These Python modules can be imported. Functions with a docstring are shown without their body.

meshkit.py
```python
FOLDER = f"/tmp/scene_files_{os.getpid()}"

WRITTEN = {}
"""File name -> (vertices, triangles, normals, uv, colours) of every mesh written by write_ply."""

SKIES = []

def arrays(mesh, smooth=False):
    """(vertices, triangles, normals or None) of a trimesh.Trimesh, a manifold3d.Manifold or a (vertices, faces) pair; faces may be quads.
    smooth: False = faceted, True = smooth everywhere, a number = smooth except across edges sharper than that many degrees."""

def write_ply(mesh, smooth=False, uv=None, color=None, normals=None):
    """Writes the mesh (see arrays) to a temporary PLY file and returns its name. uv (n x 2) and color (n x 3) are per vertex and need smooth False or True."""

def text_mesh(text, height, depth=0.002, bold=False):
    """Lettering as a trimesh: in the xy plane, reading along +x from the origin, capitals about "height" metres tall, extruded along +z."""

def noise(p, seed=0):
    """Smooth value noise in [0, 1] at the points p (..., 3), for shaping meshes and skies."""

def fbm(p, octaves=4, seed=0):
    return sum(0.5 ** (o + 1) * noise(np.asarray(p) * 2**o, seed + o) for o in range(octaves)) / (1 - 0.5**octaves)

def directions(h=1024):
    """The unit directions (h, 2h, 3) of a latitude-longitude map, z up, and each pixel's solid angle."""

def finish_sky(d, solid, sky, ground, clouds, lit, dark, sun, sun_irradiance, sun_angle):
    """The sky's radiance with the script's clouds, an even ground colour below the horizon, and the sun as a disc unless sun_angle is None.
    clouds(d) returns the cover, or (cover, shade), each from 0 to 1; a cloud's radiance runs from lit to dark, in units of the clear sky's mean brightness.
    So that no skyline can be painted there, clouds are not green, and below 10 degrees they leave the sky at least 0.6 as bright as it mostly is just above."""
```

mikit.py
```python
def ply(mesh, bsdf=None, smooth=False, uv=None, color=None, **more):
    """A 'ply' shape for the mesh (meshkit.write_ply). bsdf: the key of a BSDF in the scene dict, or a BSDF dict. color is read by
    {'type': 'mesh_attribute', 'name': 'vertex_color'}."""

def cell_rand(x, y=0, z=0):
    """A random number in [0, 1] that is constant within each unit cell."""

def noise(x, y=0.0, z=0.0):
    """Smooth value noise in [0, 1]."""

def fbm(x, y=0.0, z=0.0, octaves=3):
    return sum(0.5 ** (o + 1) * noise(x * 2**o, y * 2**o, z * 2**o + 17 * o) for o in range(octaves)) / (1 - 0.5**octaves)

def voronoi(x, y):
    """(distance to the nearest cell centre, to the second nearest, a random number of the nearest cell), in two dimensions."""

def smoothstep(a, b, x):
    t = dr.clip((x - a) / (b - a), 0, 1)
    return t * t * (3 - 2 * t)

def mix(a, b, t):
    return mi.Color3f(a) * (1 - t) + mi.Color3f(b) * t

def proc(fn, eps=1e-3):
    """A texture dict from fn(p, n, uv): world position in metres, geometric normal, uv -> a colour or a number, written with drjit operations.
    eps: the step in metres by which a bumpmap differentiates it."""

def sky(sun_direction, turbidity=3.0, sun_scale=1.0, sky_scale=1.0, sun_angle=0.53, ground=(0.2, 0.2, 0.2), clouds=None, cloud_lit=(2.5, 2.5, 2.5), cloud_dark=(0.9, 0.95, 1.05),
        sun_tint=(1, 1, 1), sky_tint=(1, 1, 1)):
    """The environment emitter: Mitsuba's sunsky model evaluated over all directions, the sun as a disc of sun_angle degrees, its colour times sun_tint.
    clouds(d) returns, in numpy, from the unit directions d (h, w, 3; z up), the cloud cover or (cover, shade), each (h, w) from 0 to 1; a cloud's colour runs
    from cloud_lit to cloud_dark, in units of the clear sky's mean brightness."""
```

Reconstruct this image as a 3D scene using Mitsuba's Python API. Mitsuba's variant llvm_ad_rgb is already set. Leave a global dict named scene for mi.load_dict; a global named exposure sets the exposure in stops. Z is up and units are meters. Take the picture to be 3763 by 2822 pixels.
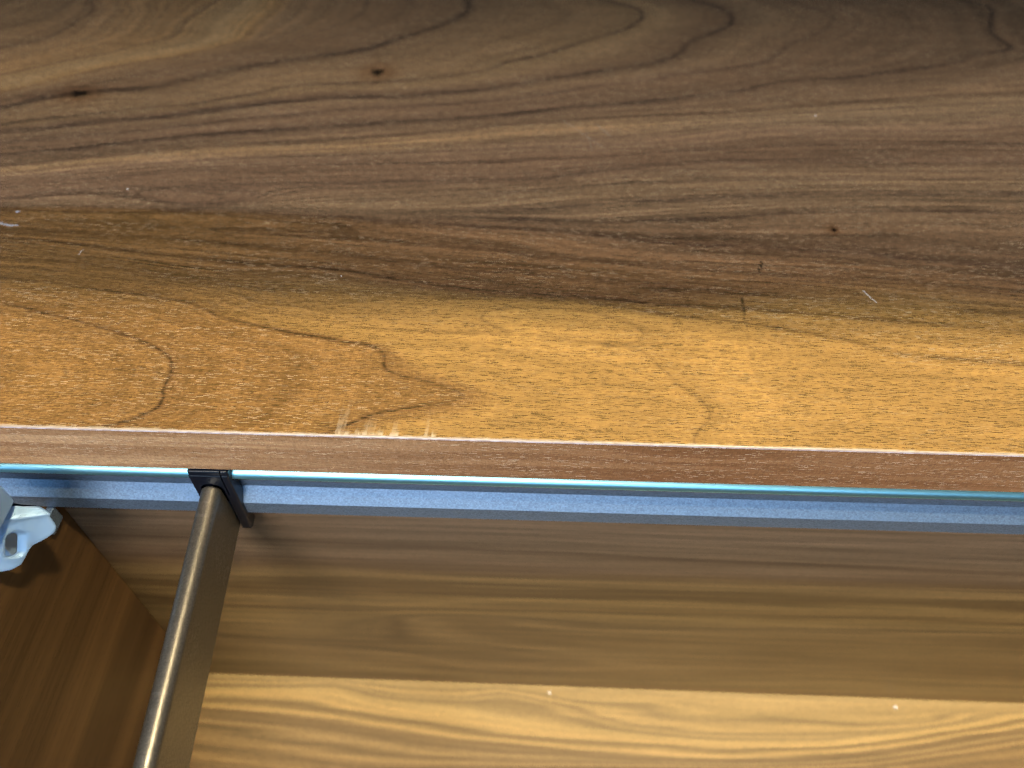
import math
import numpy as np
import trimesh
import manifold3d as m3
import drjit as dr
import mitsuba as mi
import mikit
from mikit import noise, fbm, cell_rand, smoothstep, mix, proc
from scipy.interpolate import RBFInterpolator
from shapely.geometry import Polygon, Point, LineString
import shapely

T = mi.ScalarTransform4f
rng = np.random.default_rng(7)
scene, labels = {}, {}

# ------------------------------------------------------------------ camera, light, exposure
PITCH, ROLL = math.radians(49.8), 0.0286
EYE = np.array([0.0, -0.1366, 0.18829])
FWD = np.array([0, math.cos(PITCH), -math.sin(PITCH)])
DOWN = np.array([0, -math.sin(PITCH), -math.cos(PITCH)])
UP = np.array([-math.sin(ROLL), 0, 0]) - math.cos(ROLL) * DOWN
scene['camera'] = {'type': 'thinlens', 'fov': 67.31, 'fov_axis': 'x', 'aperture_radius': 0.0014, 'focus_distance': 0.238,
                   'near_clip': 0.01, 'far_clip': 50.0,
                   'to_world': T().look_at(origin=EYE.tolist(), target=(EYE + FWD).tolist(), up=UP.tolist())}
exposure = 0.0
AMBIENT = (0.10, 0.10, 0.105)
LAMP = 1400.0            # warm ceiling downlight
LAMP_RGB = (1.0, 0.78, 0.46)
LAMP_AT = (0.44, -0.20, 1.30)
WINDOW_RGB = (0.26, 0.62, 1.0)
WINDOW = 2.3
FILL_PANEL = 37.0              # neutral panel added overhead to fill the shaded shelf
scene['ambient'] = {'type': 'constant', 'radiance': {'type': 'rgb', 'value': list(AMBIENT)}}


def emit(rgb, k):
    return {'type': 'area', 'radiance': {'type': 'rgb', 'value': [float(c * k) for c in rgb]}}


# ------------------------------------------------------------------ helpers
def box(x0, x1, y0, y1, z0, z1, r=0.0):
    if r <= 0:
        b = trimesh.creation.box(extents=(x1 - x0, y1 - y0, z1 - z0))
        b.apply_translation(((x0 + x1) / 2, (y0 + y1) / 2, (z0 + z1) / 2))
        return b
    pts = []
    s = m3.Manifold.sphere(r, 16)
    for x in (x0 + r, x1 - r):
        for y in (y0 + r, y1 - r):
            for z in (z0 + r, z1 - r):
                pts.append(s.translate([x, y, z]))
    return m3.Manifold.batch_hull(pts)


def add(key, mesh, bsdf, smooth=False, **more):
    scene[key] = mikit.ply(mesh, bsdf, smooth=smooth, **more)
    return key


def thing(key, label, category, group=None, kind=None):
    labels[key] = {'label': label, 'category': category}
    if group:
        labels[key]['group'] = group
    if kind:
        labels[key]['kind'] = kind


def extrude_x(section, x0, x1):
    """section: closed list of (y, z), swept along x."""
    p = trimesh.creation.extrude_polygon(Polygon(section), x1 - x0)
    v = np.array(p.vertices)
    return trimesh.Trimesh(np.stack([v[:, 2] + x0, v[:, 0], v[:, 1]], 1), p.faces, process=False)


def tube(points, radii, n=10):
    points = np.asarray(points, float)
    parts = []
    for i in range(len(points) - 1):
        parts.append(m3.Manifold.batch_hull([m3.Manifold.sphere(radii[i], n).translate(points[i]), m3.Manifold.sphere(radii[i + 1], n).translate(points[i + 1])]))
    return m3.Manifold.batch_boolean(parts, m3.OpType.Add)


# ------------------------------------------------------------------ walnut veneer: growth rings traced on the board, in 0.1 mm
SHELF_RINGS = [
    (9.6, "-2677,2515 -2528,2590 -2435,2689 -2429,2801 -2438,2857"),
    (9, "-2583,2309 -2491,2363 -2408,2418 -2341,2485 -2316,2590 -2316,2670 -2321,2779 -2339,2863"),
    (8, "-2467,2052 -2332,2126 -2198,2214 -2052,2281 -1914,2386 -1775,2468 -1762,2624 -1698,2791 -1654,2908"),
    (7.3, "-2396,1895 -2224,2000 -2049,2120 -1855,2211 -1652,2293 -1451,2413 -1394,2517 -1389,2647 -1352,2758 -1327,2871 -1327,2929"),
    (6.6, "-2365,1825 -2186,1907 -1909,2039 -1522,2242 -1327,2384 -1119,2521 -908,2704 -833,2875 -851,2960"),
    (6, "-2338,1767 -2213,1844 -2055,1904 -1980,1933 -1771,1957 -1677,2005 -1534,2082 -1389,2169 -1180,2250 -966,2333 -777,2399 -638,2512 -470,2651 -343,2766 -293,2867 -307,2995"),
    (5, "-2279,1635 -2144,1680 -2020,1706 -1904,1731 -1715,1790 -1516,1831 -1321,1903 -1175,1973 -1023,2035 -697,2075 -424,2134 -203,2203 -91,2278 -71,2314 80,2382 223,2476 384,2599 509,2659 632,2800 658,2885 608,2967 470,3031"),
    (4, "-2250,1571 -2064,1612 -1882,1671 -1590,1728 -1300,1823 -1101,1884 -789,1948 -572,1954 -357,1997 -85,2059 -64,2078 103,2153 274,2207 448,2263 627,2331 774,2399 815,2499 895,2604 990,2675 1111,2775 1140,2873 1121,2956 1054,3024 957,3077"),
    (3.4, "-2214,1492 -1938,1551 -1560,1635 -1175,1741 -770,1831 -455,1878 -61,1951 47,1988 213,2050 440,2127 612,2170 791,2248 970,2292 1179,2363 1288,2441 1359,2556 1487,2640 1628,2767 1701,2908 1666,2977 1591,3044 1488,3111"),
    (3, "-2172,1398 -1902,1458 -1628,1531 -1345,1600 -1051,1652 -751,1705 -444,1760 -131,1810 -58,1829 102,1868 264,1917 483,1949 706,2003 934,2058 1112,2121 1296,2198 1594,2248 1782,2304 2037,2377 2169,2420 2322,2514 2464,2571 2578,2616 2529,2677 2513,2781 2547,2919 2636,3067 2598,3123 2498,3177"),
    (2.5, "-56,1742 260,1797 582,1848 854,1882 1020,1907 1247,1960 1475,2003 1708,2047 1944,2092 2180,2126 2432,2162"),
    (2.2, "-2116,1275 -1857,1346 -1588,1410 -1309,1467 -920,1508 -426,1583 -124,1644 -53,1657 258,1720 575,1769 900,1831 1230,1878 1678,1942 2383,2042"),
    (1.7, "-2081,1197 -1726,1254 -1365,1320 -896,1385 -411,1426 -48,1461 201,1499 432,1528 658,1566 865,1594 1074,1623 1285,1652 1600,1672 1914,1684 2248,1710"),
    (1.2, "-2047,1121 -1697,1176 -1335,1217 -870,1255 -399,1302 -112,1332 52,1332 247,1391 547,1459 851,1502 1460,1536 2191,1572"),
    (0.85, "-2027,1077 -1675,1116 -1269,1090 -1117,1104 -938,1128 -664,1156 -387,1184 -60,1234 -43,1239 244,1292 535,1331 830,1361 1126,1384 1425,1406 1925,1430 2139,1442"),
    (0.55, "-745,1084 -379,1105 -40,1124 -40,1124 239,1160 429,1199 620,1223 813,1248 1104,1278 1398,1304 1739,1319 2092,1329"),
    (0.28, "236,1056 558,1085 886,1122 1078,1153 1364,1180 1650,1195 2039,1197"),
    (0, "-2017,1055 -1746,1063 -1383,1069 -1108,1067 -922,1054 -739,1053 -554,1034 -281,1025 -54,1007 -37,1008 144,1006 323,979 501,959 678,946 855,940 1075,930 1253,931 1425,911 1638,887 1906,872"),
    (-0.25, "-1987,988 -1713,979 -1441,970 -1259,962 -1074,938 -895,932 -626,916 -271,898 -33,881 -33,861 142,842 315,830 488,817 659,805 831,800 1003,794 1173,789 1342,777 1508,758 1845,723"),
    (-0.6, "-1955,919 -1686,910 -1329,898 -1148,883 -1058,874 -790,848 -436,804 -89,754 -30,769 226,738 395,724 520,711 728,689 896,687 1061,672 1389,649 1800,613"),
    (-1, "-1934,871 -1799,864 -1569,833 -1387,808 -1164,785 -1032,771 -858,759 -686,754 -555,734 -424,702 -253,678 -43,644 -27,653 222,637 470,618 716,604 1041,588 1361,560 1765,526"),
    (-1.4, "-1884,760 -1622,746 -1353,706 -1086,655 -830,630 -581,630 -332,624 -83,621 -26,621 139,619 304,610 385,590 546,562 706,540 849,523 942,504 1042,486 1132,462 1238,417 1387,391 1542,387 1704,377"),
    (-1.75, "-976,552 -720,494 -474,453 -235,444 -53,458 -22,466 215,431 357,415 418,396 461,355 470,294 540,237 578,180 614,125 642,90 625,53 594,30 554,2"),
    (-1.6, "969,273 1246,186 1593,105"),
    (-1.62, "777,58 1057,33 1553,7"),
    (-2.3, "-1833,649 -1662,637 -1530,619 -1398,594 -1268,576 -1158,562 -1095,542 -1003,499 -912,458 -827,434 -705,417 -623,398 -526,380 -463,372 -467,346 -479,319 -436,290 -371,252 -294,235 -216,209 -148,194 -140,182 -168,153 -247,131 -353,104 -424,88 -463,59 -522,25 -567,2"),
    (-3.2, "-1775,519 -1642,490 -1508,456 -1372,412 -1242,374 -1187,349 -1142,304 -1114,244 -1102,176 -1096,100 -1102,63 -1160,43 -1217,23 -1293,-2"),
    (-2.75, "-1804,583 -1541,541 -1276,477 -1055,403 -912,302 -855,224 -867,127 -950,32 -990,0"),
    (-3.9, "-1725,409 -1548,362 -1368,295 -1290,227 -1306,130 -1424,60 -1545,11"),
    (-4.5, "-1678,304 -1619,275 -1594,236 -1595,186 -1611,156"),
]
BACK_RINGS = [
    (0, "-1538,-671 -1319,-671 -671,-632 -197,-623 276,-631 538,-646 766,-660 1292,-667 1942,-691"),
    (1, "-1558,-789 -1357,-784 -1091,-782 -701,-811 -452,-802 -204,-803 44,-818 293,-829 570,-843 807,-848 1123,-854 1440,-860 2043,-883"),
    (2, "-1601,-989 -1354,-982 -1147,-992 -729,-979 -342,-997 48,-1001 596,-1009 1087,-1005 1578,-1010 2111,-1013"),
    (3, "-1621,-1177 -1489,-1177 -1199,-1183 -752,-1117 -550,-1111 -352,-1141 -83,-1157 323,-1164 619,-1157 875,-1160 1133,-1172 1386,-1165 2195,-1171"),
    (4, "-1622,-1346 -1260,-1411 -804,-1431 -514,-1411 -297,-1375 -14,-1360 340,-1353 650,-1349 958,-1337 1273,-1358 1537,-1350 2290,-1352"),
    (5, "-402,-1438 -485,-1479 -587,-1613 -671,-1743 -515,-1801 -323,-1852 -168,-1920"),
    (4.7, "-1644,-1588 -1545,-1581 -834,-1611 -734,-1699"),
    (5.3, "-13,-1464 208,-1519 432,-1558 683,-1559 963,-1559 1322,-1522 1684,-1507 2358,-1481"),
    (5.4, "-880,-1889 -569,-1950 -334,-2041 -90,-2112"),
    (5.6, "64,-1641 372,-1715 710,-1730 1004,-1750 1295,-1754 1612,-1834 1726,-1878 2024,-1882 2562,-1867"),
    (5.9, "-905,-2041 -504,-2122 -90,-2182 330,-2195 784,-2194 1202,-2176 1723,-2164 2244,-2157 2715,-2157"),
    (6.5, "-940,-2250 -262,-2292 809,-2353 1458,-2341 2124,-2382 2827,-2371"),
]
FLOOR_RINGS = [
    (0, "-950,70 -434,67 81,57 800,43 1443,34 2085,31 2785,40"),
    (0.5, "510,69 680,44 797,16 901,-22 1055,-59 1264,-73 1526,-81 1841,-83 2165,-54 2503,2 2783,35"),
    (0.8, "-4,33 252,-14 504,-60 670,-91 785,-112 1097,-138 1513,-141 1830,-123 2157,-79 2781,30"),
    (1, "-893,38 -725,1 -578,-20 -425,-32 -171,-42 83,-67 417,-122 780,-160 1091,-177 1715,-165 2148,-109 2770,4"),
    (2, "-920,-99 -665,-128 -413,-153 -163,-177 167,-200 496,-214 775,-220 776,-219 1083,-228 1394,-213 1708,-194 2138,-139 2476,-70 2761,-17"),
    (2.5, "-915,-131 -661,-160 -410,-184 -79,-206 331,-230 772,-247 774,-245 1182,-252 1702,-219 2132,-159 2747,-53"),
    (3, "-904,-190 -653,-214 -322,-251 86,-271 768,-283 770,-286 1175,-294 1587,-269 2010,-220 2451,-140 2730,-93"),
    (3.5, "-1591,-196 -1247,-228 -610,-294 -398,-306 87,-323 1582,-293 2111,-227 2718,-123"),
    (4, "-1598,-263 -1229,-302 -601,-358 1890,-280 2211,-234 2702,-163"),
]



class Rings:
    """A smooth ring number over a board (u along the grain, v across), interpolated between its growth rings."""

    def __init__(self, rings, u0, u1, v0, v1, nu, nv, stretch=0.35, smoothing=0.0):
        P, L = [], []
        for level, text in rings:
            q = np.array([[float(c) for c in t.split(',')] for t in text.split()]) * 1e-4
            line = LineString(q)
            n = max(2, int(line.length / 0.014))
            for s in np.linspace(0, 1, n):
                g = line.interpolate(s, normalized=True)
                P.append((g.x * stretch, g.y))
                L.append(level)
        P, keep = np.unique(np.round(P, 5), axis=0, return_index=True)
        f = RBFInterpolator(P / 0.1, np.array(L)[keep], kernel='thin_plate_spline', smoothing=smoothing)
        u, v = np.linspace(u0, u1, nu), np.linspace(v0, v1, nv)
        U, V = np.meshgrid(u, v)
        z = f(np.stack([U.ravel() * stretch, V.ravel()], 1) / 0.1).reshape(nv, nu)
        gv, gu = np.gradient(z, v, u)
        g = np.maximum(np.hypot(gu, gv), 2.0)
        self.z, self.g = mi.Float(z.ravel().astype(np.float32)), mi.Float(g.ravel().astype(np.float32))
        self.box, self.n = (u0, u1, v0, v1), (nu, nv)

    def __call__(self, u, v):
        (u0, u1, v0, v1), (nu, nv) = self.box, self.n
        a = dr.clip((u - u0) / (u1 - u0) * (nu - 1), 0, nu - 1.001)
        b = dr.clip((v - v0) / (v1 - v0) * (nv - 1), 0, nv - 1.001)
        i, j = dr.floor(a), dr.floor(b)
        k = mi.UInt32(j) * nu + mi.UInt32(i)
        a, b = a - i, b - j

        def at(arr):
            q = [dr.gather(mi.Float, arr, k + d) for d in (0, 1, nu, nu + 1)]
            return dr.lerp(dr.lerp(q[0], q[1], a), dr.lerp(q[2], q[3], a), b)

        return at(self.z), at(self.g)


class Ramp:
    """Colour by ring number."""

    def __init__(self, stops, n=512):
        stops = sorted(stops)
        x = np.array([s[0] for s in stops])
        self.lo, self.hi, self.n = x[0], x[-1], n
        t = np.linspace(self.lo, self.hi, n)
        self.c = [mi.Float(np.interp(t, x, [s[1][k] for s in stops]).astype(np.float32)) for k in range(3)]

    def __call__(self, x):
        a = dr.clip((x - self.lo) / (self.hi - self.lo) * (self.n - 1), 0, self.n - 1.001)
        i = dr.floor(a)
        k, a = mi.UInt32(i), a - i
        return mi.Color3f(*[dr.lerp(dr.gather(mi.Float, c, k), dr.gather(mi.Float, c, k + 1), a) for c in self.c])


def dashes(u, v, lu, lv, share, seed):
    """Short open pores along the grain: 0 or up to 1."""
    row = dr.floor(v / lv)
    s = u / lu + cell_rand(row, seed, 1) * 17.0
    cell = dr.floor(s)
    fu, fv = s - cell, v / lv - row
    h, ln = cell_rand(cell, row, seed), 0.35 + 0.6 * cell_rand(cell, row, seed + 1)
    on = dr.select((h < share) & (fu < ln), 1.0, 0.0)
    return on * (0.45 + 0.55 * cell_rand(cell, row, seed + 2)) * (1 - dr.square(2 * fv - 1)) * dr.minimum(1.0, dr.minimum(fu, ln - fu) * 12.0)


SHELF = Rings(SHELF_RINGS, -0.36, 0.36, -0.003, 0.42, 260, 300, 0.35, 1e-4)
BACK = Rings(BACK_RINGS, -0.40, 0.40, -0.26, 0.0, 180, 140, 0.3, 1e-3)
FLOOR = Rings(FLOOR_RINGS, -0.40, 0.40, -0.20, 0.02, 180, 140, 0.3, 1e-3)

SHELF_RAMP = Ramp([
    (10, (0.239, 0.145, 0.073)), (9, (0.257, 0.154, 0.077)), (8.1, (0.307, 0.179, 0.079)), (7.7, (0.338, 0.218, 0.105)), (7.35, (0.363, 0.213, 0.087)), (7.2, (0.263, 0.159, 0.080)),
    (6.3, (0.231, 0.138, 0.073)), (5.9, (0.231, 0.142, 0.074)), (5.3, (0.263, 0.163, 0.083)), (4.8, (0.307, 0.194, 0.098)), (4.3, (0.239, 0.146, 0.079)), (4, (0.199, 0.122, 0.068)), (3.7, (0.272, 0.170, 0.092)),
    (3.3, (0.247, 0.149, 0.083)), (2.9, (0.223, 0.138, 0.078)), (2.45, (0.263, 0.162, 0.087)), (2.22, (0.420, 0.257, 0.128)), (2, (0.263, 0.162, 0.093)), (1.7, (0.231, 0.138, 0.078)),
    (1.2, (0.247, 0.149, 0.085)), (0.8, (0.307, 0.194, 0.104)), (0.45, (0.281, 0.178, 0.097)), (0.15, (0.231, 0.138, 0.073)), (0, (0.184, 0.107, 0.057)), (-0.12, (0.231, 0.128, 0.061)), (-0.4, (0.231, 0.125, 0.054)),
    (-0.8, (0.207, 0.112, 0.048)), (-1.1, (0.192, 0.105, 0.046)), (-1.3, (0.200, 0.118, 0.048)), (-1.6, (0.260, 0.149, 0.053)), (-2.22, (0.280, 0.160, 0.053)), (-2.3, (0.232, 0.131, 0.044)), (-2.42, (0.257, 0.144, 0.047)),
    (-2.6, (0.245, 0.136, 0.045)), (-3, (0.224, 0.124, 0.041)), (-3.15, (0.209, 0.116, 0.040)), (-3.22, (0.245, 0.139, 0.048)), (-3.4, (0.253, 0.141, 0.047)), (-4.6, (0.261, 0.144, 0.045))])
SHELF_LINES = [(9.6, 0.23, 1.74), (9, 0.40, 1.45), (8, 0.37, 1.45), (7.3, 0.32, 1.45), (6.6, 0.23, 1.74), (6, 0.57, 2.32), (5, 0.44, 1.30), (4, 0.41, 1.89), (3.4, 0.37, 1.74), (3, 0.52, 1.59),
               (2.5, 0.29, 0.96), (1.7, 0.32, 0.96), (1.2, 0.25, 1.92), (0.85, 0.32, 1.08), (0.55, 0.40, 1.8), (0.28, 0.38, 1.8), (0, 0.40, 1.3), (-0.25, 0.34, 1.20), (-0.6, 0.32, 1.68),
               (-1, 0.38, 1.4), (-1.4, 0.36, 1.2), (-1.75, 0.26, 0.7), (-2.3, 0.42, 0.75), (-3.2, 0.46, 0.75)]
KNOTS = [(-.2035, .1901, .0068, .0050), (-.0694, .2178, .0055, .0055), (.1238, .1061, .0019, .0022)]
SCRATCHES = [((.0197, .1795), (.0371, .1579), .00035), ((.0354, .1758), (.0402, .1681), .0007), ((.0300, .1700), (.0318, .1560), .0003)]


def seg(u, v, a, b):
    d = (b[0] - a[0], b[1] - a[1])
    t = dr.clip(((u - a[0]) * d[0] + (v - a[1]) * d[1]) / (d[0] ** 2 + d[1] ** 2), 0, 1)
    return dr.sqrt(dr.square(u - a[0] - t * d[0]) + dr.square(v - a[1] - t * d[1]))


def shelf_colour(p, n, uv):
    u, v = p.x, p.y
    phi, g = SHELF(u, v)
    w = fbm(u * 60, v * 320, 3.0, 2) - 0.5
    jit = w * 0.0016
    ph = phi + jit * g + (fbm(u * 7, v * 60, 9.0, 2) - 0.5) * 0.12
    c = SHELF_RAMP(ph)
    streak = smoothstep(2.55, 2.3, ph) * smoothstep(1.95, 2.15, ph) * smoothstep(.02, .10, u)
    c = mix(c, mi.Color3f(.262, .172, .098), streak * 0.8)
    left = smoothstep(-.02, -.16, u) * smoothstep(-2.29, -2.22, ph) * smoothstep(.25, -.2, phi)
    c = mix(c, mi.Color3f(.235, .128, .042), left * 0.75)  # browner wood at left, with the lit strip's fade put into the colour
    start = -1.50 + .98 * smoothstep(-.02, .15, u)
    lit_gold = smoothstep(start + .42, start - .36, ph) * smoothstep(-2.28, -2.20, ph) * smoothstep(-.13, -.05, u)
    c = mix(c, mi.Color3f(.372, .224, .070), lit_gold * 0.9)  # golden wood tone, with lamp light and its soft edge put into the colour
    # broad figure and streaks along the grain
    c = c * (0.84 + 0.32 * fbm(u * 14, phi * 9.0, 1.0, 2)) * (0.82 + 0.36 * fbm(u * 26, v * 900, 5.0, 3))
    calm = 1 - 0.72 * smoothstep(-1.5, -1.9, phi)
    calm = calm * (1 - 0.75 * lit_gold) * (1 - .80 * smoothstep(2.6, 3.6, phi) * (1 - .6 * smoothstep(-.05, -.16, u)))
    c = c * (1 + calm * (0.40 * (fbm(u * 5, phi * 13, 2.0, 3) - .5) + 0.95 * (fbm(u * 11, phi * 38, 6.0, 3) - .5)))
    thread = smoothstep(.70, .78, noise(u * 16, phi * 42, 9.0)) * smoothstep(.35, .65, noise(u * 90, phi * 42, 4.0))
    c = c * (1 - 0.34 * calm * thread)
    k = mi.Float(0.0)
    breakup = (0.45 + 0.8 * noise(u * 55, phi * 3.0, 2.0)) * (0.35 + 1.3 * noise(u * 330, v * 2600, 7.0))
    for level, dark, width in SHELF_LINES:
        d = (phi - level) / g + jit
        wd = width * 1e-3
        line = dr.exp(-dr.square(d / wd))
        fade = dr.exp(-dr.abs(d) / (wd * 4)) * dr.select(d > 0, 0.36, 0.10)
        if level in (.55, .28, 0.0, .85):
            line, fade = [q * smoothstep(-.16 if level in (0.0, .85) else -.06, 0.0, u) for q in (line, fade)]
        k = k + dark * (line * breakup + fade)
    c = c * (1 - dr.minimum(k, 0.75) * mi.Color3f(.90, .92, .84))
    dark = dashes(u, v, .0050, .00036, .36, 11) + 0.8 * dashes(u + .001, v + .0001, .0030, .00027, .32, 23)
    c = c * (1 - (0.50 + 0.15 * lit_gold) * dr.minimum(dark, 1.0))
    pale = dr.maximum(dashes(u, v, .0036, .00040, .14, 37), dashes(u, v, .0026, .00032, .15, 43))
    patch = smoothstep(.30, .75, noise(u * 40, v * 260, 4.0))
    c = mix(c, mi.Color3f(.55, .42, .27), 0.60 * pale * (0.40 + 0.60 * patch) * (1 - 0.55 * smoothstep(-1.35, -1.6, phi) * smoothstep(-2.35, -2.2, phi)))
    grit = 1 - 0.45 * lit_gold
    c = c * (1 + 0.44 * grit * (noise(u * 1200, v * 3200, 8.0) - .5)) * (1 + 0.18 * grit * (noise(u * 3200, v * 700, 3.0) - .5))
    for kx, ky, rx, ry in KNOTS:
        q = dr.sqrt(dr.square((u - kx) / rx) + dr.square((v - ky) / ry)) + (noise(u * 900, v * 900) - .5) * 0.5
        c = c * (1 - 0.92 * smoothstep(.80, .25, q)) * (1 - mi.Color3f(.22, .32, .40) * smoothstep(2.6, .6, q))
    for a, b, wd in SCRATCHES:
        c = mix(c, mi.Color3f(.55, .52, .50), 0.55 * smoothstep(wd, 0, seg(u, v, a, b)) * noise(u * 1500, v * 1500))
    # two dark dents, and the strip of worn, whitened veneer on the front edge
    c = c * (1 - 0.8 * smoothstep(.0012, .0003, seg(u, v, (.0900, .0805), (.0920, .0856))) * smoothstep(.2, .6, noise(u * 1500, v * 1500)))
    c = c * (1 - 0.5 * smoothstep(.0010, .0002, seg(u, v, (.0806, .0575), (.0812, .0660))) * (0.5 + noise(u * 900, v * 1200))) * (1 - 0.22 * smoothstep(.0009, .0002, seg(u, v, (.0795, .0300), (.0806, .0575)) + .0012 * (noise(v * 260, u * 300, 2.0) - .5)) * smoothstep(.3, .7, noise(v * 700, u * 200)))
    lean = u - 0.06 * v
    chip = mi.Float(0.0)
    for x0, x1, top, amount in CHIPS:
        inside = smoothstep(x0 - .0003, x0 + .0002, lean) * smoothstep(x1 + .0003, x1 - .0002, lean)
        ragged = top * (0.75 + 0.75 * noise(lean * 1900, 3.0, 1.0))
        fall = smoothstep(ragged, ragged * 0.15, v) * (0.30 + 0.70 * smoothstep(.0028, .0004, v))
        chip = dr.maximum(chip, 1.05 * amount * inside * fall * (0.45 + 0.55 * smoothstep(.35, .6, noise(lean * 1500, v * 900, 6.0))))
    edge = smoothstep(.0014, .0006, v) * (0.05 + 0.45 * smoothstep(.3, .8, noise(u * 420, 2.0, 2.0)))
    return mix(c, mi.Color3f(.66, .57, .41), dr.minimum(dr.maximum(chip, edge), 0.95))


CHIPS = [(-.0532, -.0505, .0125, .75), (-.0505, -.0488, .0030, .8), (-.0473, -.0452, .0030, .9), (-.0450, -.0436, .0080, .8), (-.0434, -.0414, .0068, .65), (-.0412, -.0388, .0034, .85),
         (-.0362, -.0350, .0095, .75), (-.0366, -.0340, .0034, .9), (-.0262, -.0252, .0095, .65), (-.0240, -.0226, .0036, .85)]

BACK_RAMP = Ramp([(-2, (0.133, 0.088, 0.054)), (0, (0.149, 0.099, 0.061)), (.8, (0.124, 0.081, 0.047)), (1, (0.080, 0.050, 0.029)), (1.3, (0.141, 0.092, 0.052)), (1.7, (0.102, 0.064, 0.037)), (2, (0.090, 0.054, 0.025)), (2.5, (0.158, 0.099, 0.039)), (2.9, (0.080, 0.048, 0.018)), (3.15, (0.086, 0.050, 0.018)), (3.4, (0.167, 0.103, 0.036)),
                  (3.85, (0.117, 0.069, 0.024)), (4, (0.080, 0.046, 0.016)), (4.3, (0.167, 0.103, 0.035)), (4.9, (0.133, 0.082, 0.030)), (5.05, (0.093, 0.056, 0.021)), (5.3, (0.146, 0.090, 0.034)), (5.6, (0.102, 0.061, 0.022)), (6.0, (0.149, 0.094, 0.034)), (6.3, (0.109, 0.066, 0.023)), (8, (0.117, 0.072, 0.025))])
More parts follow.
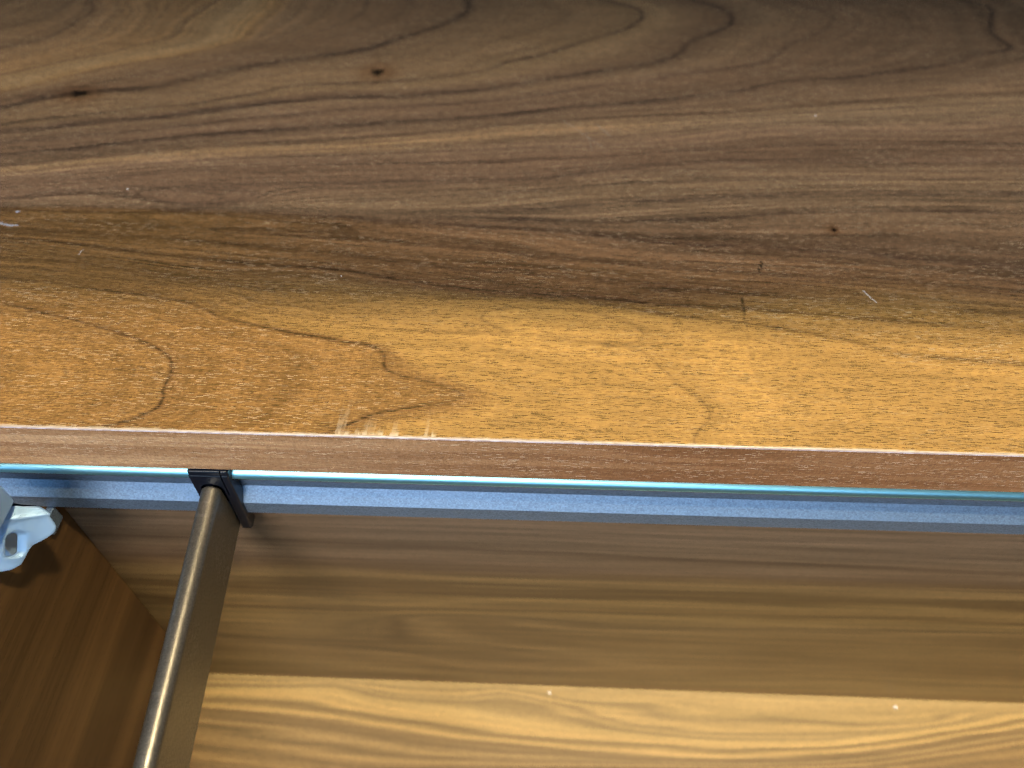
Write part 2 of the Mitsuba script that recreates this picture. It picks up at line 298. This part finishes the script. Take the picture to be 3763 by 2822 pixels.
FLOOR_RAMP = Ramp([(-2, (0.342, 0.242, 0.107)), (0, (0.365, 0.258, 0.112)), (.4, (0.342, 0.242, 0.102)), (.5, (0.244, 0.171, 0.077)), (.62, (0.365, 0.255, 0.106)), (.72, (0.387, 0.272, 0.113)), (.8, (0.244, 0.169, 0.076)), (.9, (0.320, 0.225, 0.095)), (1.0, (0.244, 0.171, 0.077)), (1.25, (0.413, 0.290, 0.117)), (1.75, (0.413, 0.283, 0.113)),
                   (1.92, (0.244, 0.167, 0.071)), (2.05, (0.189, 0.130, 0.057)), (2.25, (0.262, 0.178, 0.074)), (2.5, (0.439, 0.300, 0.121)), (2.72, (0.210, 0.141, 0.063)), (3.0, (0.169, 0.114, 0.052)), (3.25, (0.299, 0.203, 0.089)), (3.5, (0.163, 0.111, 0.050)), (3.8, (0.299, 0.199, 0.085)), (4.1, (0.163, 0.109, 0.049)),
                   (4.5, (0.262, 0.173, 0.073)), (5, (0.169, 0.112, 0.051)), (5.6, (0.244, 0.159, 0.069)), (6.5, (0.169, 0.112, 0.051))])


def board(rings, ramp, axis, fine=0.52):
    def fn(p, n, uv):
        u, v = p.x, (p.z if axis == 'z' else p.y)
        phi, g = rings(u, v)
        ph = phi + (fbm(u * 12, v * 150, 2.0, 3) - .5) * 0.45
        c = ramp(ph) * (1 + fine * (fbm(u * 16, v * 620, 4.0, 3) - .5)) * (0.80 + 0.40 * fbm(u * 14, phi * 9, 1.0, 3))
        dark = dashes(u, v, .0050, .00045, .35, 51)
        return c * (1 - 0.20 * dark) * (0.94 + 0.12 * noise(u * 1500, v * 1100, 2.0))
    return fn


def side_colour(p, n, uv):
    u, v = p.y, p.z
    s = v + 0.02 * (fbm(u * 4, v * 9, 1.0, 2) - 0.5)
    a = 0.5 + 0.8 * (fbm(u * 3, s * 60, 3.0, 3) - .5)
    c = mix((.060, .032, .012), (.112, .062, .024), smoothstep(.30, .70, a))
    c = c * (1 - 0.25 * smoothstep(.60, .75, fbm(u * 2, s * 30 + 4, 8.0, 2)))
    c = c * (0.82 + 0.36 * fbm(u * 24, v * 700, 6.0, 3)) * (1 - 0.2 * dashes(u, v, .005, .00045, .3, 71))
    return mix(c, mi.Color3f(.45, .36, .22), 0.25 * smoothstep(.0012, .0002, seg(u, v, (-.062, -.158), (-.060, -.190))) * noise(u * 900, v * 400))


def edge_colour(p, n, uv):
    u, v = p.x, p.z
    c = mix((.32, .180, .092), (.45, .280, .155), smoothstep(.3, .7, fbm(u * 18, v * 420, 2.0, 3)))
    c = mix(c, c * mi.Color3f(.60, .49, .42), smoothstep(-.12, .06, u))  # darker to the right: falloff of the window light put into the colour
    c = mix(c, mi.Color3f(.75, .60, .46), 0.50 * (0.3 + 0.7 * smoothstep(.3, .7, noise(u * 120, v * 700, 5.0))) * dr.maximum(dashes(u, v, .0038, .00034, .17, 81), dashes(u, v, .0020, .00026, .16, 85)))
    c = c * (1 - 0.34 * dashes(u, v, .0022, .00030, .25, 91))
    return c * (0.86 + 0.28 * noise(u * 2600, v * 1100, 2.0))


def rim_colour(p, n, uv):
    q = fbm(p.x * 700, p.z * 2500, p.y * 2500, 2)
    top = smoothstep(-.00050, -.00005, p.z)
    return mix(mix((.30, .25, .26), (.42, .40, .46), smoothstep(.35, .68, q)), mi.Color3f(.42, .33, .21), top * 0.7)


def pores(p, n, uv):
    return -1.0 * dashes(p.x, p.y, .0042, .00030, .34, 11) + 0.4 * noise(p.x * 900, p.y * 2600, 1.0)


def wood(fn, rough=0.42, spec=0.45, bump=None):
    b = {'type': 'principled', 'base_color': proc(fn), 'roughness': rough, 'specular': spec}
    return b if bump is None else {'type': 'bumpmap', 'arbitrary': proc(bump, eps=6e-5), 'scale': 0.00003, 'bsdf': b}


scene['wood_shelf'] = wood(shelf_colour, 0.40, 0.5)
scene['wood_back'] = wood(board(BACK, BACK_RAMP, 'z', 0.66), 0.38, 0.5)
scene['wood_floor'] = wood(board(FLOOR, FLOOR_RAMP, 'y', 0.28), 0.45, 0.45)
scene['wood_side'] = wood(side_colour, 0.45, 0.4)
scene['wood_edge'] = wood(edge_colour, 0.45, 0.4)
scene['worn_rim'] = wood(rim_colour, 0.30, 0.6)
scene['wood_plain'] = {'type': 'principled', 'base_color': {'type': 'rgb', 'value': [.20, .13, .07]}, 'roughness': 0.5}


def grain_metal(base, amp, scale):
    def fn(p, n, uv):
        q = noise(p.x * scale, p.y * scale, p.z * scale)
        return mi.Color3f(*base) * (1 - amp + 2 * amp * q)
    return proc(fn)


scene['rail_metal'] = {'type': 'principled', 'base_color': grain_metal((.16, .24, .36), .26, 2200), 'metallic': 0.7, 'roughness': .47, 'specular': .5}  # blue of the reflected window light put into the base colour
scene['lip_metal'] = {'type': 'principled', 'base_color': {'type': 'rgb', 'value': [.36, .80, .95]}, 'metallic': 1.0, 'roughness': .38}  # window glint on the lip put into a paler, cyan base colour
scene['bracket_metal'] = {'type': 'principled', 'base_color': {'type': 'rgb', 'value': [.34, .56, .88]}, 'metallic': 0.5, 'roughness': .50}  # pale casting, with blue window light put into its base colour


def rod_colour(p, n, uv):
    q = noise(p.x * 2600, p.y * 2600, p.z * 2600)
    s = smoothstep(.70, .80, noise(p.y * 1100, p.z * 1100, 3.0)) * smoothstep(.55, .75, noise(p.y * 60, p.z * 120, 5.0))
    return mix(mi.Color3f(.195, .188, .166) * (0.78 + 0.44 * q), mi.Color3f(.34, .34, .33), s * .28)


scene['rod_metal'] = {'type': 'principled', 'base_color': proc(rod_colour), 'metallic': 0.9, 'roughness': .38, 'specular': .6, 'clearcoat': 1.0, 'clearcoat_gloss': .55}
scene['black_plastic'] = {'type': 'principled', 'base_color': {'type': 'rgb', 'value': [.004, .007, .014]}, 'roughness': .34, 'specular': .28}
scene['dust'] = {'type': 'principled', 'base_color': {'type': 'rgb', 'value': [.78, .76, .72]}, 'roughness': .8}
scene['paint_white'] = {'type': 'principled', 'base_color': {'type': 'rgb', 'value': [.36, .37, .41]}, 'roughness': .5}

# ------------------------------------------------------------------ the cabinet
thing('cabinet', 'walnut veneered cabinet with a deep shelf above an open compartment', 'cabinet')
FLOOR_Z, SIDE_X, BACK_Y = -0.231, -0.162, 0.0066
R = 0.0007
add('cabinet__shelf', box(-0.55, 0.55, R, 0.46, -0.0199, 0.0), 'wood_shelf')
labels['cabinet__shelf'] = {'label': 'walnut shelf top with knots, arched grain and worn front edge'}
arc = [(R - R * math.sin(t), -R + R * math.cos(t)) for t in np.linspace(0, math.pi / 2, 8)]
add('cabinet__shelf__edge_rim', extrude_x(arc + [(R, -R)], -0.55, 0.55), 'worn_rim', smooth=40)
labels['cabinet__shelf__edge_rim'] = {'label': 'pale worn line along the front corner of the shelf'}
add('cabinet__shelf__edge_band', box(-0.55, 0.55, 0.0, R, -0.0200, -R), 'wood_edge')
labels['cabinet__shelf__edge_band'] = {'label': 'reddish brown edge strip along the front of the shelf'}
add('cabinet__back_panel', box(-0.165, 0.36, BACK_Y, BACK_Y + 0.018, -0.26, -0.0205), 'wood_back')
labels['cabinet__back_panel'] = {'label': 'shaded upright walnut panel below the metal rail'}
tilt = -0.0235
fl = box(-0.19, 0.40, -0.36, 0.0245, FLOOR_Z - 0.018, FLOOR_Z)
fl.apply_transform(trimesh.transformations.rotation_matrix(-tilt, [0, 1, 0], [0.0046, 0, FLOOR_Z]))
add('cabinet__bottom_panel', fl, 'wood_floor')
labels['cabinet__bottom_panel'] = {'label': 'brightly lit walnut floor of the compartment'}
add('cabinet__side_panel', extrude_x([(-.36, -.26), (BACK_Y - .0003, -.26), (BACK_Y - .0003, -.05), (-.017, -.05), (-.017, -.037), (-.36, -.037)], SIDE_X - 0.018, SIDE_X), 'wood_side')
labels['cabinet__side_panel'] = {'label': 'dark walnut side wall of the compartment'}
add('cabinet__side_panel_001', box(0.345, 0.363, -0.36, BACK_Y - 0.0003, -0.26, -0.0203), 'wood_plain')
add('cabinet__front_panel', box(SIDE_X - 0.018, 0.363, -0.379, -0.3605, -0.26, -0.055), 'wood_plain')
add('cabinet__upper_shelf', box(-0.55, 0.55, -0.005, 0.48, 0.300, 0.318), 'wood_plain')
add('cabinet__rear_wall', box(-0.55, 0.55, 0.4605, 0.478, -0.02, 0.2995), 'wood_plain')

# ------------------------------------------------------------------ metal rail
thing('metal_rail', 'grey anodised metal rail, blue window light put into its colour, fixed below the front edge of the shelf', 'rail')
rail = [(.0062, -.0207), (.0048, -.0207), (.0045, -.0300), (.0045, -.0362), (.0005, -.0411), (.0005, -.0474), (.0011, -.0480), (.0062, -.0480)]
add('metal_rail__face', extrude_x(rail, -0.215, 0.34), 'rail_metal', smooth=False)
tl = np.linspace(0, 1, 9)
lip = [(.0036 - .0029 * q - .0006 * math.sin(math.pi * q), -.0234 - .0028 * q + .0004 * math.sin(math.pi * q)) for q in tl] + [(.0008, -.0267), (.0046, -.0292), (.0046, -.0234)]
add('metal_rail__lip', extrude_x(lip, -0.215, 0.34), 'lip_metal', smooth=18)
labels['metal_rail__lip'] = {'label': 'rounded upper lip of the rail, window glint put into its colour'}
add('metal_rail__end_foot', box(SIDE_X, -0.1592, -0.006, 0.0015, -0.0560, -0.0484, .0006), 'rail_metal')

# ------------------------------------------------------------------ hanging rod with its black holder
thing('hanging_rod', 'bronze coloured flat oval metal rod held by a black plastic end holder', 'rod')
x0, y0, z0, yaw, slope, a, b = -.0983, -.0015, -.0277, -.024, .11, .0066, .0293
axis = np.array([-math.sin(yaw), -math.cos(yaw), -slope])
axis /= np.linalg.norm(axis)
ex = np.array([math.cos(yaw), -math.sin(yaw), 0.0])
ez = np.cross(axis, ex)
ez *= np.sign(ez[2])
t = np.linspace(0, 2 * np.pi, 48, endpoint=False)
sec = np.stack([a / 2 * np.cos(t), a / 2 * np.sin(t)], 1)
sec[:, 1] = np.where(sec[:, 1] >= -1e-9, sec[:, 1], sec[:, 1] - (b - a)) - a / 2
ring = lambda s, k: np.array([x0, y0, z0]) + axis * s + (sec[:, :1] * k) * ex + ((sec[:, 1:] + b / 2) * (1 - (1 - k) * .2) - b / 2) * ez
levels = [(0.0, .90), (.0003, .97), (.0008, 1.0), (.10, 1.0), (.22, 1.0), (.335, 1.0)]
V = np.vstack([ring(s, k) for s, k in levels] + [ring(0.0, 0).mean(0, keepdims=True), ring(.335, 0).mean(0, keepdims=True)])
F, m = [], len(sec)
for i in range(len(levels) - 1):
    for j in range(m):
        p, q = i * m + j, i * m + (j + 1) % m
        F += [[p, q, q + m], [p, q + m, p + m]]
for j in range(m):
    F += [[len(V) - 2, (j + 1) % m, j], [len(V) - 1, (len(levels) - 1) * m + j, (len(levels) - 1) * m + (j + 1) % m]]
rod = trimesh.Trimesh(V, F, process=False)
if rod.volume < 0:
    rod.invert()
add('hanging_rod__tube', rod, 'rod_metal', smooth=30)
labels['hanging_rod__tube'] = {'label': 'bronze coloured flat oval tube with a bright streak along its top'}
hx0, hx1 = -.1040, -.0909
plate = box(hx0, hx1, -.0012, .0040, -.0560, -.0225, .0007)
slot = m3.Manifold.batch_hull([m3.Manifold.cylinder(.02, .0038, .0038, 40).rotate([90, 0, 0]).translate([x0 + .0003, .0008, zz]) for zz in (-.0308, -.0700)])
plate = plate - slot
cap = box(hx0, hx1, -.0008, .0045, -.0268, -.0206, .0008)
groove = m3.Manifold.cube([.0004, .0010, .02], True).translate([hx1 - .0024, -.0007, -.024])
add('hanging_rod__end_holder', (plate + cap) - groove, 'black_plastic', smooth=30)
labels['hanging_rod__end_holder'] = {'label': 'scuffed black plastic holder clipped over the rail'}

# ------------------------------------------------------------------ cast bracket at the left end of the rail
thing('end_bracket', 'pale cast metal bracket with wavy outline and one oval hole, blue window light put into its colour', 'bracket')
outline = np.array([(-16.5, -2), (-14.3, -5.7), (-11.8, -10.5), (-12.6, -12.6), (-14.3, -16.2), (-15.2, -16.8), (-15.2, -18.5), (-14.3, -21.3), (-12.9, -24.1), (-13.2, -25.5), (-14.3, -27.4), (-15.4, -30.1),
                    (-15.9, -31.1), (-17.1, -32.2), (-18, -32.5), (-19.7, -32.6), (-21.6, -32.5), (-23, -32.4), (-24.5, -32.9), (-26.1, -33.9), (-27.9, -35), (-29.7, -34.7), (-31, -33.6), (-31.9, -31.5), (-31.8, -28.2),
                    (-30.1, -23.6), (-26, -10), (-24, -2)]) * 1e-3
poly = Polygon(outline).buffer(-.0008, 8).buffer(.0014, 8).buffer(-.0006, 8)
HOLE = LineString([(-.0226, -.0270), (-.0257, -.0304)])
poly = poly.difference(HOLE.buffer(.0014, 16))
cs = m3.CrossSection([np.array(poly.exterior.coords)[:-1]] + [np.array(r.coords)[:-1] for r in poly.interiors], m3.FillRule.EvenOdd)
mm = m3.Manifold.extrude(cs, .0022).refine_to_length(.0005).to_mesh()
Vb, Fb = np.array(mm.vert_properties[:, :3], float), np.array(mm.tri_verts)
yz, hgt = Vb[:, :2], Vb[:, 2] / .0022
dist = shapely.distance(poly.boundary, shapely.points(yz))
crease = ((yz[:, 0] + .0198) * 4.7 + (yz[:, 1] + .0215) * 5.2) / 7.0
fold = .55 * .0006 * np.log1p(np.exp(np.clip(crease / .0006, -40, 40)))
dv = shapely.distance(LineString([(-.0206, -.0225), (-.0222, -.0300), (-.0226, -.0330)]), shapely.points(yz))
dh = shapely.distance(HOLE, shapely.points(yz))
shape = .0007 * np.exp(-(crease / .0007) ** 2) - .0006 * np.exp(-(dv / .0014) ** 2) + .0003 * np.exp(-((dh - .0024) / .0009) ** 2) - fold
rnd = .0010 * (1 - np.sqrt(np.clip(1 - (1 - np.clip(dist / .0010, 0, 1)) ** 2, 0, 1)))
X = -.1515 + .9 * (yz[:, 0] + .022) - .7 * (yz[:, 1] + .027) + hgt * (shape - rnd) - (1 - hgt) * .0022
br = trimesh.Trimesh(np.stack([X, yz[:, 0], yz[:, 1]], 1), Fb, process=False)
add('end_bracket__cheek', box(-.1590, -.1500, -.045, -.0157, -.0165, -.0025, .0012), 'bracket_metal', smooth=30)
add('end_bracket__mount', box(-.1640, -.1592, -.0225, -.0150, -.0440, -.0255, .0006), 'bracket_metal', smooth=30)
add('end_bracket__plate', br, 'bracket_metal', smooth=50)

# ------------------------------------------------------------------ crumbs, flecks and a fibre
def blob(c, s, seed, squash=(1, 1, .7)):
    m_ = trimesh.creation.icosphere(subdivisions=2, radius=1.0)
    g = np.random.default_rng(seed)
    k = g.normal(size=(6, 3))
    v = np.array(m_.vertices)
    v *= (1 + .12 * np.sin(v @ k.T * 2.2).sum(1, keepdims=True) / 2)
    v *= np.array(squash) * s
    v[:, 2] -= v[:, 2].min()
    return trimesh.Trimesh(v + np.array(c), m_.faces, process=False)


def floor_z(x):
    return FLOOR_Z + tilt * (x - 0.0046)


CRUMBS = [((.0248, .0030, floor_z(.0248)), .0008, 'white crumb on the compartment floor, left of two by the back panel'),
          ((.2107, .0020, floor_z(.2107)), .0010, 'white crumb on the compartment floor, right of two by the back panel'),
          ((-.1564, .119, 0), .0004, 'tiny white speck of dust alone on the left of the shelf'),
          ((.136, .1891, 0), .0004, 'tiny white speck of dust on the right rear of the shelf'),
          ((-.0628, .0712, 0), .00025, 'tiny white speck of dust near the middle of the shelf')]
for i, (c, s, text) in enumerate(CRUMBS):
    k = 'dust_speck' if i == 0 else f'dust_speck_{i:03d}'
    add(k, blob(c, s, 40 + i), 'dust', smooth=True)
    thing(k, text, 'dust speck')
add('paint_fleck', blob((-.1936, .1028, 0), .0008, 61, (1.1, .8, .10)), 'paint_white', smooth=True)
thing('paint_fleck', 'small round whitish fleck at the left edge of the shelf, rear of two', 'fleck')
add('paint_fleck_001', trimesh.util.concatenate([blob((-.1972, .0955, 0), .0011, 62, (1.2, .7, .08)), blob((-.1948, .0948, 0), .0009, 63, (1.3, .6, .08)), blob((-.1924, .0944, 0), .0012, 64, (1.5, .45, .08)), blob((-.1903, .0946, 0), .0006, 65, (1.4, .6, .08))]), 'paint_white', smooth=True)
thing('paint_fleck_001', 'long whitish fleck at the left edge of the shelf, front of two', 'fleck')
add('fibre', tube([(.1257, .0714, .0003), (.1262, .0697, .0005), (.1273, .0674, .0004), (.1291, .0652, .0002)], [.00007, .00011, .0001, .00006]), 'dust', smooth=True)
thing('fibre', 'curved white fibre lying on the right of the shelf', 'fibre')
add('fibre_001', tube([(-.1605, .0785, .0002), (-.1602, .0800, .0004), (-.1597, .0818, .0002)], [.00009, .0001, .00006]), 'dust', smooth=True)
thing('fibre_001', 'short grey fibre lying on the left of the shelf', 'fibre')

# ------------------------------------------------------------------ spotlight and window of the room, plus an added fill panel, out of frame
thing('ceiling_spotlight', 'round warm ceiling spotlight above the cabinet', 'lamp')
disc = trimesh.creation.cylinder(radius=.042, height=.004, sections=40)
disc.apply_translation(LAMP_AT)
scene['ceiling_spotlight__lens'] = {**mikit.ply(disc, 'dust'), 'emitter': emit(LAMP_RGB, LAMP)}
hood = trimesh.creation.annulus(r_min=.043, r_max=.054, height=.03, sections=40)
hood.apply_translation(np.array(LAMP_AT) + [0, 0, .008])
add('ceiling_spotlight__ring', hood, 'dust')
thing('window', 'wide window with blue evening light in front of the cabinet', 'window')
scene['window__pane'] = {'type': 'rectangle', 'to_world': T().translate([-0.3, -1.8, .78]).rotate([1, 0, 0], -90).scale([1.3, .48, 1]), 'bsdf': {'type': 'ref', 'id': 'dust'}, 'emitter': emit(WINDOW_RGB, WINDOW)}
thing('added_fill_panel', 'square neutral panel added overhead to fill the shaded shelf with light', 'lamp')  # unseen panel, added as soft fill for the shelf top
scene['added_fill_panel__diffuser'] = {'type': 'rectangle', 'to_world': T().translate([-0.6, -1.9, 2.2]).rotate([1, 0, 0], 180).scale([.5, .5, 1]), 'bsdf': {'type': 'ref', 'id': 'dust'}, 'emitter': emit((1.0, .93, .87), FILL_PANEL)}
frame = m3.Manifold.cube([2.76, .06, 1.12], True) - m3.Manifold.cube([2.61, .2, .97], True)
add('window__frame', frame.translate([-.3, -1.80, .78]), 'dust')
add('added_fill_panel__housing', box(-1.13, -.07, -2.43, -1.37, 2.203, 2.260), 'dust')
